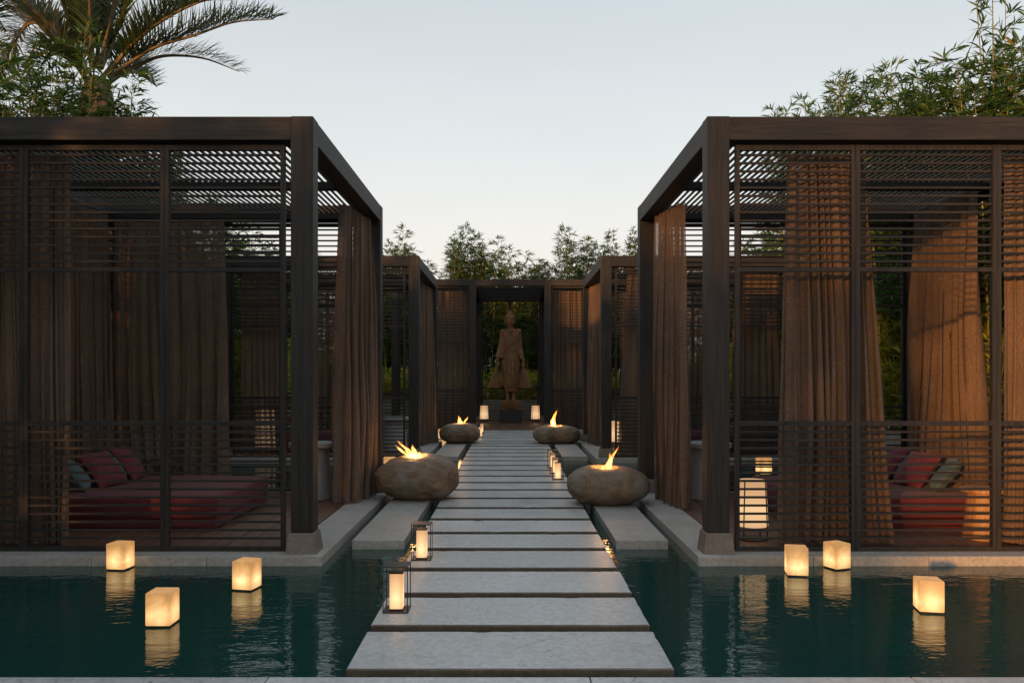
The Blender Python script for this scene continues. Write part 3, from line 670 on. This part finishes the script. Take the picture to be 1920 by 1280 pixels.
# ------------------------------------------------------------------ statue
def statue():
    sx_, sy_ = .02, 26.52; S = 26.52 / FPX / 4.923      # metres per pixel of the enlarged crop
    def X(px): return (px - 430) * S
    def Z(py): return .31 + (935 - py) * S
    T = thing('statue', 'carved wooden standing robed statue with spread robe ends on a lotus base', 'statue', (sx_, sy_, .40))
    bm = bmesh.new()
    def ell(c, r, rot=None):
        m = Matrix.Translation(c)
        if rot: m = m @ rot
        bmesh.ops.create_uvsphere(bm, u_segments=20, v_segments=14, radius=1, matrix=m @ Matrix.Diagonal((*r, 1)))
    def loft(secs, seg=28, wav=0, nf=9, ph=0):
        """secs: (cx, cy, z, rx, ry, fold)"""
        rings = []
        for (cx, cy, z, rx, ry, fo) in secs:
            ring = []
            for k in range(seg * 2):
                a = math.pi * k / seg; q = 1 + fo * math.sin(nf * a + ph)
                ring.append(bm.verts.new((cx + rx * q * math.cos(a), cy + ry * q * math.sin(a), z)))
            rings.append(ring)
        m_ = seg * 2
        for i in range(len(rings) - 1):
            for k in range(m_): bm.faces.new((rings[i][k], rings[i][(k + 1) % m_], rings[i + 1][(k + 1) % m_], rings[i + 1][k]))
        bm.faces.new(rings[0][::-1]); bm.faces.new(rings[-1])
    # skirt and torso
    loft([(X(432), 0, Z(852), .185, .15, .05), (X(430), 0, Z(780), .215, .17, .05), (X(430), 0, Z(680), .235, .175, .04), (X(432), 0, Z(560), .245, .17, .03), (X(433), 0, Z(470), .25, .165, .02),
          (X(433), 0, Z(400), .25, .165, .01), (X(432), 0, Z(340), .26, .165, 0), (X(430), 0, Z(300), .23, .14, 0), (X(428), 0, Z(272), .11, .10, 0)], 36)
    loft([(X(427), .0, Z(290), .10, .09, 0), (X(426), 0, Z(245), .082, .085, 0)], 16)
    ell((X(364), 0, Z(303)), (.098, .11, .085)); ell((X(497), 0, Z(298)), (.108, .12, .085))
    # head, topknot, ears, face
    ell((X(424), -.005, Z(205)), (.150, .165, .205)); ell((X(424), .012, Z(178)), (.168, .175, .135)); ell((X(424), .02, Z(143)), (.105, .11, .09)); ell((X(424), .02, Z(124)), (.068, .068, .06))
    for sg in (-1, 1):
        ell((X(424) + sg * .158, .02, Z(212)), (.022, .04, .085)); ell((X(424) + sg * .056, -.150, Z(196)), (.034, .016, .012)); ell((X(424) + sg * .06, -.148, Z(187)), (.042, .016, .007))
        ell((X(424) + sg * .07, -.125, Z(222)), (.05, .03, .05))
    ell((X(424), -.170, Z(207)), (.018, .024, .048)); ell((X(424), -.176, Z(216)), (.026, .020, .014)); ell((X(424), -.156, Z(232)), (.045, .018, .009)); ell((X(424), -.152, Z(236)), (.036, .018, .010)); ell((X(424), -.135, Z(250)), (.04, .03, .024))
    # arms as tapered sleeves
    def limb(pts, rad, seg=18): tube(bm, [Vector(p) for p in pts], rad, seg)
    limb([(X(360), 0, Z(300)), (X(351), .02, Z(370)), (X(337), .02, Z(450)), (X(322), -.03, Z(520)), (X(319), -.04, Z(545))], [.088, .088, .09, .098, .088])
    limb([(X(500), 0, Z(300)), (X(505), .02, Z(370)), (X(512), .02, Z(450)), (X(524), -.02, Z(520)), (X(531), -.03, Z(556))], [.088, .084, .082, .086, .078])
    # hanging sleeve drape on viewer-left, falling to the hip
    loft([(X(352), -.04, Z(548), .10, .08, .04), (X(362), -.05, Z(500), .13, .09, .04), (X(372), -.06, Z(420), .12, .08, .02), (X(378), -.06, Z(350), .07, .06, 0)], 16, nf=6)
    # forearms and hands with fingers closing on the robe ends
    for hx, hy, top, sg in ((X(312), -.05, 545, -1), (X(545), -.04, 556, 1)):
        limb([(hx, hy, Z(top - 10)), (hx + sg * .004, hy - .01, Z(top + 26))], [.05, .043], 14)
        ell((hx + sg * .0, hy - .012, Z(top + 42)), (.052, .034, .062))
        for q in range(4):
            fx = hx + (-.036 + .024 * q); L_ = (.075, .09, .086, .07)[q]
            limb([(fx, hy - .03, Z(top + 52)), (fx, hy - .048, Z(top + 52) - L_ * .45), (fx, hy - .03, Z(top + 52) - L_ * .85), (fx, hy - .008, Z(top + 52) - L_)], [.0125, .0125, .011, .010], 8)
        limb([(hx - sg * .045, hy - .02, Z(top + 35)), (hx - sg * .062, hy - .045, Z(top + 52)), (hx - sg * .045, hy - .055, Z(top + 66))], [.016, .014, .011], 8)
    # robe ends flaring from the hands
    loft([(X(272), .03, Z(820), .205, .075, .10), (X(277), .03, Z(800), .195, .072, .10), (X(288), .02, Z(740), .135, .066, .09), (X(298), .0, Z(680), .085, .06, .07), (X(306), -.03, Z(620), .05, .045, .03), (X(312), -.04, Z(590), .035, .035, 0)], 40, nf=11)
    loft([(X(564), .03, Z(822), .245, .075, .10), (X(560), .03, Z(800), .225, .072, .10), (X(550), .02, Z(740), .155, .066, .09), (X(545), .0, Z(680), .10, .06, .07), (X(543), -.02, Z(630), .06, .05, .03), (X(545), -.03, Z(596), .035, .035, 0)], 40, nf=11, ph=1)
    loft([(X(424), .07, Z(790), .29, .05, .05), (X(424), .07, Z(740), .29, .05, .05), (X(426), .06, Z(660), .29, .055, .04), (X(428), .05, Z(590), .30, .06, .02), (X(430), .03, Z(540), .26, .06, 0)], 40, nf=15)
    # carved drapery ridges
    def ridge(pts, r):
        r *= 1.45; pts = [(a_, b_ - .012, c_) for a_, b_, c_ in pts]; limb(pts, [r * .6] + [r] * (len(pts) - 2) + [r * .6], 8)
    for q in range(6):
        a = q / 5; ridge([(X(500 + 8 * a), -.135, Z(590 + 36 * q)), (X(478), -.175, Z(628 + 36 * q)), (X(452), -.185, Z(600 + 30 * q)), (X(440), -.185, Z(560 + 22 * q))], .019)
        ridge([(X(352 + 6 * q), -.12 - .006 * q, Z(560 + 20 * q)), (X(372 + 4 * q), -.16, Z(640 + 22 * q)), (X(392 + 4 * q), -.18, Z(740 + 14 * q))], .018)
    for q in range(4):
        ridge([(X(360 + 14 * q), -.12, Z(300 + 4 * q)), (X(380 + 12 * q), -.165, Z(360 + 6 * q)), (X(398 + 8 * q), -.172, Z(440 + 10 * q))], .018)
        ridge([(X(505 - 10 * q), -.11, Z(298 + 6 * q)), (X(486 - 6 * q), -.16, Z(350 + 10 * q)), (X(470 - 2 * q), -.165, Z(430))], .018)
    ridge([(X(400), -.13, Z(282)), (X(425), -.165, Z(312)), (X(455), -.13, Z(282))], .016)
    ridge([(X(424), -.17, Z(416)), (X(440), -.18, Z(420)), (X(456), -.17, Z(414))], .02)
    for q in range(3): ridge([(X(395), -.16, Z(770 + 20 * q)), (X(425), -.19, Z(788 + 18 * q)), (X(468), -.16, Z(752 + 24 * q))], .013)
    # legs and feet
    for px in (402, 456):
        limb([(X(px), 0, Z(840)), (X(px), 0, Z(880)), (X(px), 0, Z(928))], [.062, .052, .055], 16)
        ell((X(px), -.05, Z(928)), (.058, .12, .03))
        for q in range(5): ell((X(px) - .044 + .022 * q, -.165 + .008 * abs(q - 2), Z(930)), (.012, .022, .013))
    me = mesh_from(bm, BRONZE, True)
    o = link('figure', me, T, (sx_, sy_, .40))
    rm = o.modifiers.new('remesh', 'REMESH'); rm.mode = 'VOXEL'; rm.voxel_size = .009; rm.use_smooth_shade = True
    sm = o.modifiers.new('smooth', 'SMOOTH'); sm.factor = .4; sm.iterations = 2
    # lotus base
    bl = link('lotus_base', lathe([(.20, 0), (.215, .015), (.20, .04), (.225, .08), (.275, .18), (.285, .23), (.30, .255), (.295, .305), (.26, .308)], BRONZE, 48), T, (sx_, sy_, .40))
    for row, (zz, rr, tilt, n) in enumerate(((.05, .222, 16, 14), (.13, .256, 14, 14))):
        for k in range(n):
            a = 2 * math.pi * (k + .5 * row) / n; V = []
            for (u, v) in ((-.045, 0), (.045, 0), (.055, .05), (0, .10), (-.055, .05)): V.append((u, v))
            ca, sa = math.cos(a), math.sin(a); vv = []
            for dep in (0, .02):
                for (u, v) in V:
                    r_ = rr + v * math.tan(R(tilt)) + dep * (1 if dep else 1); vv.append((r_ * ca - u * sa * .9, r_ * sa + u * ca * .9, zz + v))
            link('petal', pydata(vv, [(0, 1, 2, 3, 4), (9, 8, 7, 6, 5)] + [(i, 5 + i, 5 + (i + 1) % 5, (i + 1) % 5) for i in range(5)], BRONZE), bl, (sx_, sy_, .40))
    pd = tag(box('pedestal', sx_ - .355, sx_ + .355, 26.2, 26.86, .005, .399, PEDEST, None, .006), 'dark square stone pedestal carrying the statue', 'pedestal')
statue()

# ------------------------------------------------------------------ bamboo
def leaf(V, F, p, d, n, L, wd, droop):
    s = d.cross(n).normalized(); b = len(V)
    for t, k in ((0, .15), (.30, 1), (.65, .72)):
        q = p + d * (L * t) - Vector((0, 0, droop * L * t * t))
        V.append(q + s * wd * k / 2); V.append(q - s * wd * k / 2)
    V.append(p + d * L - Vector((0, 0, droop * L)))
    F += [(b, b + 1, b + 3, b + 2), (b + 2, b + 3, b + 5, b + 4), (b + 4, b + 5, b + 6)]
def rdir(r, up=.2):
    a = r.uniform(0, 2 * math.pi); return Vector((math.cos(a), math.sin(a), r.uniform(up - .5, up + .5))).normalized()
def bamboo_variant(seed, culms, spread, sprays, lo, lean, leafL=.17, mat=LEAF, H=6.0, reach=.55, rad=.028, near=.62):
    r = random.Random(seed); bm = bmesh.new(); V, F = [], []
    for c in range(culms):
        a = r.uniform(0, 6.28); b0 = Vector((math.cos(a), math.sin(a), 0)) * spread * math.sqrt(r.random())
        h = H * (1 if c == 0 else r.uniform(near, .97)); ld = Vector((math.cos(a), math.sin(a), 0)) * lean * h * r.uniform(.4, 1.2)
        pts = [b0 + ld * (t * t * .8 + .2 * t) + Vector((0, 0, h * (t - .05 * lean * t ** 4))) for t in [i / 12 for i in range(13)]]
        rr = rad * r.uniform(.7, 1.1)
        tube(bm, pts, [max(.003, rr * (1 - .9 * (i / 12) ** 1.3)) for i in range(13)], 6)
        def at(t):
            i = min(11, int(t * 12)); return pts[i].lerp(pts[i + 1], t * 12 - i)
        ns = max(4, int(sprays * h / H))
        for q in range(ns):
            t = lo + (1 - lo) * (q + r.random()) / ns; p = at(min(.999, t))
            d = rdir(r, .45); wl_ = reach * r.uniform(.35, 1.0) * (1 - .72 * max(0, t - .45) / .55)
            tip = p + d * wl_ - Vector((0, 0, .12 * wl_))
            tube(bm, [p, p.lerp(tip, .5) + Vector((0, 0, .05 * wl_)), tip], [.005, .004, .002], 3, False)
            for f in range(2 if wl_ < .25 else 3):
                bp = p.lerp(tip, (.45, .75, 1.0)[f + (1 if wl_ < .25 else 0)]) + Vector((0, 0, .02)); main = (d + rdir(r, .0) * .5).normalized()
                for l in range(r.randint(3, 5)):
                    ldv = (main + rdir(r, .0) * .75).normalized(); nn = (Vector((0, 0, 1)) + rdir(r, 0) * .7).normalized()
                    leaf(V, F, bp + rdir(r) * .015, ldv, nn, leafL * r.uniform(.65, 1.25), leafL * r.uniform(.10, .145), r.uniform(.05, .5))
        # leading tip fan
        for l in range(4): leaf(V, F, pts[-1], (Vector((0, 0, .9)) + rdir(r) * .9).normalized(), rdir(r), leafL * r.uniform(.7, 1.1), leafL * .12, .15)
    return mesh_from(bm, CULM, True), pydata(V, F, mat)
DENSE = [bamboo_variant(100 + i, 9, .45, 88, .10, .09, .25, reach=.6) for i in range(4)]
LUSH = [bamboo_variant(500 + i, 7, .45, 100, .35, .08, .21, reach=.8, near=.82) for i in range(3)]
SLIM = [bamboo_variant(200 + i, 4, .20, 105, .35, .05, .23, reach=.80) for i in range(4)]
SHOOT = bamboo_variant(300, 3, .3, 46, .35, .06, .20, reach=.5, near=.85)
LOWBAMBOO = [bamboo_variant(400 + i, 16, .55, 18, .05, .22, .17, LEAFY, 1.25, .35, .010) for i in range(3)]
def bamboo(var, x, y, ztop, yaw, label, group, H=6.0, z0=.415, tilt=(0, 0), wide=1.0, name='bamboo_clump'):
    B = thing(name, label, 'bamboo', (x, y, z0), group)
    link('culms', var[0], B, (x, y, z0)); link('foliage', var[1], B, (x, y, z0))
    k = (ztop - z0) / H; B.scale = (wide, wide, k); B.rotation_euler = (R(tilt[0]), R(tilt[1]), R(yaw))
# rear row, seen above the rear pavilion, placed one by one
rearX = [(735, 425, 0, 'bamboo showing above the farther left pavilion beam, with sparse pale tip'), (765, 462, 1, 'low bamboo tuft above the farther left pavilion beam corner'),
         (851, 424, 2, 'tall airy bamboo above the left end of the rear pavilion'), (915, 436, 3, 'dense rounded bamboo above the left post of the rear pavilion'),
         (975, 464, 0, 'short bamboo directly above the statue behind the rear pavilion'), (1012, 492, 1, 'lowest bamboo tuft above the rear pavilion beam, right of statue'),
         (1078, 428, 2, 'tall bamboo above the right post of the rear pavilion'), (1122, 436, 3, 'tall bamboo above the right end of the rear pavilion'), (1180, 432, 1, 'bamboo above the farther right pavilion beam')]
for i, (px, py, v, lab) in enumerate(rearX):
    Y = 31.2 + .25 * (i % 2); bamboo(SLIM[v], (px - 956.5) * Y / FPX, Y, 1.5 + (704 - py) * Y / FPX, 47 * i, lab, 'bamboo rising above the rear pavilion', wide=1.15)
for i, (px, py) in enumerate(((838, 452), (872, 462), (900, 455), (935, 470), (955, 496), (993, 500), (1035, 492), (1062, 466), (1098, 452), (1140, 462), (1165, 456), (745, 470), (720, 455))):
    Y = 31.7 + .2 * (i % 2); bamboo(SLIM[(i + 1) % 4], (px - 956.5) * Y / FPX, Y, 1.5 + (704 - py) * Y / FPX, 31 * i, 'leafy bamboo filling the canopy behind the rear pavilion beam', 'canopy bamboo behind the rear pavilion', wide=1.1)
xx = -6.6; i = 0
while xx < 6.7:
    Y = 32.2 + .5 * (i % 2); bamboo(DENSE[i % 4], xx, Y, 5.75 + .4 * rnd.random(), 77 * i, 'dark bamboo hedge plant behind the rear pavilion', 'rear bamboo hedge', wide=1.25); xx += .62; i += 1
for s, n in ((-1, 'left'), (1, 'right')):
    y = 9.6; i = 0
    while y < 28.6:
        zt = (5.3 if s < 0 else 5.6) + .7 * rnd.random()
        if y > 19: zt = 5.0 + .5 * rnd.random()
        bamboo(DENSE[(i + (s > 0)) % 4], s * (6.75 + .45 * (i % 2)), y, zt, 61 * i + 20, 'dark bamboo hedge plant behind the %s garden wall' % n, '%s bamboo hedge' % n, wide=1.1); y += .98; i += 1
    y = 8.5; i = 0
    while y < 28:
        Y_ = y; bamboo(LOWBAMBOO[i % 3], s * 6.2, y, 2.2 + .4 * rnd.random(), 50 * i, 'low yellow green bamboo along the %s garden wall' % n, 'low bamboo by the %s wall' % n, 1.25, name='low_bamboo'); y += .85; i += 1
xx = -4.8; i = 0
while xx < 4.9:
    bamboo(LOWBAMBOO[i % 3], xx, 29.0, 1.5 + .3 * rnd.random(), 40 * i, 'low yellow green bamboo along the rear garden wall', 'low bamboo by the rear wall', 1.25, name='low_bamboo'); xx += .62; i += 1
# taller arching clumps above the nearest right pavilion and beside the palm
right = [(6.6, 18.3, 7.9, 'bamboo above the right pavilion beam, leftmost low tuft'), (6.45, 17.0, 7.7, 'bamboo above the right pavilion beam, second tuft from the left'),
         (6.3, 15.4, 7.2, 'bamboo above the right pavilion beam, third tuft from the left'), (6.35, 14.2, 6.5, 'bamboo above the right pavilion beam, over the sunlit curtain'), (6.4, 13.1, 6.3, 'dense dark bamboo above the middle of the right pavilion beam'),
         (6.5, 12.3, 6.15, 'dense bamboo above the right pavilion beam, left of the tall shoot'), (6.6, 11.5, 5.95, 'dense bamboo above the right pavilion, below the tall shoot'), (6.65, 10.9, 5.7, 'bamboo at the right picture edge above the pavilion beam')]
for i, (x_, y_, zt, lab) in enumerate(right): bamboo(LUSH[i % 3], x_, y_, zt, 90 + 80 * i, lab, 'bamboo over the right pavilion', wide=1.05)
bamboo(SHOOT, 6.62, 11.2, 7.5, 10, 'tallest thin bamboo shoot at the upper right picture corner', 'bamboo over the right pavilion')
left = [(-6.9, 11.3, 6.0, 'leafy bamboo at the left picture edge beside the palm'), (-6.5, 11.9, 6.4, 'leafy bamboo in front of the palm trunk, left side'), (-6.25, 12.5, 6.3, 'leafy bamboo covering the top of the palm trunk'), (-6.1, 12.9, 5.55, 'low bamboo tips right of the palm trunk above the beam')]
for i, (x_, y_, zt, lab) in enumerate(left): bamboo(LUSH[(i + 1) % 3], x_, y_, zt, 30 + 130 * i, lab, 'bamboo beside the palm', wide=.95)
# unseen bamboo row added along the left garden wall, gapped to shade the left pavilion
for i in (-5, -4, -3, -2, -1, 1, 2, 4, 6):
    bamboo(DENSE[i % 4], -6.7 - .4 * (i % 2), 1.6 + 1.15 * i, 5.2 + .5 * (i % 3), 35 * i, 'dark bamboo hedge plant behind the left garden wall', 'left bamboo hedge', wide=1.15)

# unseen bamboo screen added behind the camera to block light: the low sun reaches the garden only past its right end and through its gaps
for i in range(7):
    bamboo(DENSE[i % 4], -11.2 + .85 * i, -7.5 + .3 * (i % 2), 6.2 + .4 * (i % 3), 50 * i, 'tall unseen bamboo added behind the viewer to block the sun', 'unseen shading bamboo behind the viewer', z0=-.41)

# ------------------------------------------------------------------ palm
def palm(px, py, Y, fronds, label, seed=3):
    r = random.Random(seed); C = Vector(((px - 956.5) * Y / FPX, Y, 1.5 + (704 - py) * Y / FPX))
    P = thing('palm_tree', label, 'palm tree', (C.x, C.y, .415))
    V, F = [], []; seg, nn = 28, 60
    for i in range(nn + 1):
        z = (C.z - .415) * i / nn
        for k in range(seg):
            a = 2 * math.pi * k / seg; q = .19 + .05 * (i / nn) + .05 * (((i * 2 + k) % 4) / 4.) + .02 * r.random() - (.028 * max(0, i - nn + 4)); V.append((q * math.cos(a), q * math.sin(a), z))
    for i in range(nn):
        for k in range(seg): F.append((i * seg + k, i * seg + (k + 1) % seg, (i + 1) * seg + (k + 1) % seg, (i + 1) * seg + k))
    F.append(tuple(range(nn * seg, nn * seg + seg)))
    link('trunk', pydata(V, F, TRUNK), P, (C.x, C.y, .415))
    for (pts, dy, sunlit_frond) in fronds:
        W3 = []
        n0 = len(pts)
        for i, (a, b) in enumerate(pts):
            t = i / (n0 - 1); yy = Y + dy * t; W3.append(Vector(((a - 956.5) * yy / FPX, yy, 1.5 + (704 - b) * yy / FPX)))
        # Catmull-Rom
        sp = []
        Q = [W3[0] * 2 - W3[1]] + W3 + [W3[-1] * 2 - W3[-2]]
        for i in range(1, len(Q) - 2):
            for k in range(14):
                t = k / 14; sp.append(.5 * ((2 * Q[i]) + (Q[i + 1] - Q[i - 1]) * t + (2 * Q[i - 1] - 5 * Q[i] + 4 * Q[i + 1] - Q[i + 2]) * t * t + (3 * Q[i] - Q[i - 1] - 3 * Q[i + 1] + Q[i + 2]) * t ** 3))
        sp.append(W3[-1]); n = len(sp); o0 = W3[0]
        bm = bmesh.new(); tube(bm, [p - o0 for p in sp], [.038 * (1 - i / n) ** .8 + .004 for i in range(n)], 6)
        V, F = [], []
        L0 = sum((sp[i + 1] - sp[i]).length for i in range(n - 1)); m = int(L0 / .023); acc = 0
        for q in range(m):
            t = .16 + .84 * q / m; fi = t * (n - 1); i = min(n - 2, int(fi)); p = sp[i].lerp(sp[i + 1], fi - i)
            tg = (sp[i + 1] - sp[i]).normalized(); up = Vector((0, -.25, 1)); s = tg.cross(up)
            if s.length < .2: s = Vector((1, 0, 0))
            s.normalize(); nn_ = s.cross(tg).normalized()
            if nn_.z < 0: nn_ = -nn_
            for sg in (-1, 1):
                d = (tg * r.uniform(.55, .8) + s * sg * r.uniform(.35, .75) + nn_ * r.uniform(.35, .95)).normalized()
                L_ = .68 * (math.sin(math.pi * (.12 + .80 * t)) ** .6) * r.uniform(.8, 1.1) * min(1.1, .45 + L0 / 4.5)
                leaf(V, F, p - o0, d, (nn_ + s * sg * .4).normalized(), L_, .029, r.uniform(.0, .35))
        fr = link('frond', pydata(V, F, PALM_LIT if sunlit_frond else PALML), P, o0); link('rachis', mesh_from(bm, RACH, True), fr, o0)
def zz(*p): return [(a / 3.4286, b / 3.4286) for a, b in p]
FR1 = [(zz((700, 500), (840, 400), (1010, 300), (1250, 228), (1500, 145), (1760, 125)), -.6, 0), (zz((710, 520), (840, 445), (1000, 372), (1150, 358), (1330, 382), (1540, 462)), .5, 0),
       (zz((700, 470), (900, 220), (1100, 80), (1330, -30), (1560, -60)), .8, 0), (zz((690, 480), (860, 280), (1050, 130), (1300, 10), (1500, 0)), -1.0, 0), (zz((690, 540), (780, 480), (860, 465), (940, 505), (1010, 560)), 1.5, 0),
       (zz((560, 480), (490, 260), (400, 20), (300, -200), (180, -300)), -.5, 0), (zz((590, 440), (555, 200), (515, -40), (420, -280)), .8, 0), (zz((600, 430), (585, 200), (575, -60), (560, -330)), -1.2, 0),
       (zz((620, 430), (640, 200), (655, -60), (700, -350)), .4, 0), (zz((640, 430), (690, 220), (745, -20), (850, -280)), -.7, 0), (zz((650, 440), (740, 230), (830, 0), (960, -200)), .9, 0),
       (zz((540, 470), (310, 215), (70, 0), (-150, -120)), .2, 0), (zz((545, 460), (400, 250), (250, 100), (100, -30), (-80, -60)), -1.0, 0),
       (zz((540, 480), (420, 300), (290, 170), (180, 160), (80, 300), (20, 450)), .6, 1), (zz((545, 490), (380, 260), (220, 130), (120, 230), (60, 420)), 1.3, 1), (zz((550, 500), (450, 350), (330, 260), (230, 300), (160, 440)), -.9, 1),
       (zz((560, 520), (470, 400), (350, 350), (260, 430)), -1.6, 0), (zz((640, 520), (760, 380), (830, 320), (900, 400), (930, 480)), 1.9, 0)]
palm(182, 148, 13.6, FR1, 'tall date palm with spreading feathery fronds behind the left pavilion')
FR2 = [([(-170, 150), (-90, 60), (-20, 25), (12, 60)], -.3, 0), ([(-170, 150), (-100, 40), (-30, -20), (20, 22)], .4, 0), ([(-170, 160), (-90, 110), (-30, 100), (5, 135)], .2, 0), ([(-180, 150), (-190, 20), (-230, -100)], .5, 0), ([(-190, 150), (-280, 60), (-380, 60)], 0, 0)]
palm(-180, 165, 12.4, FR2, 'second palm whose frond tips enter at the left picture edge', 9)
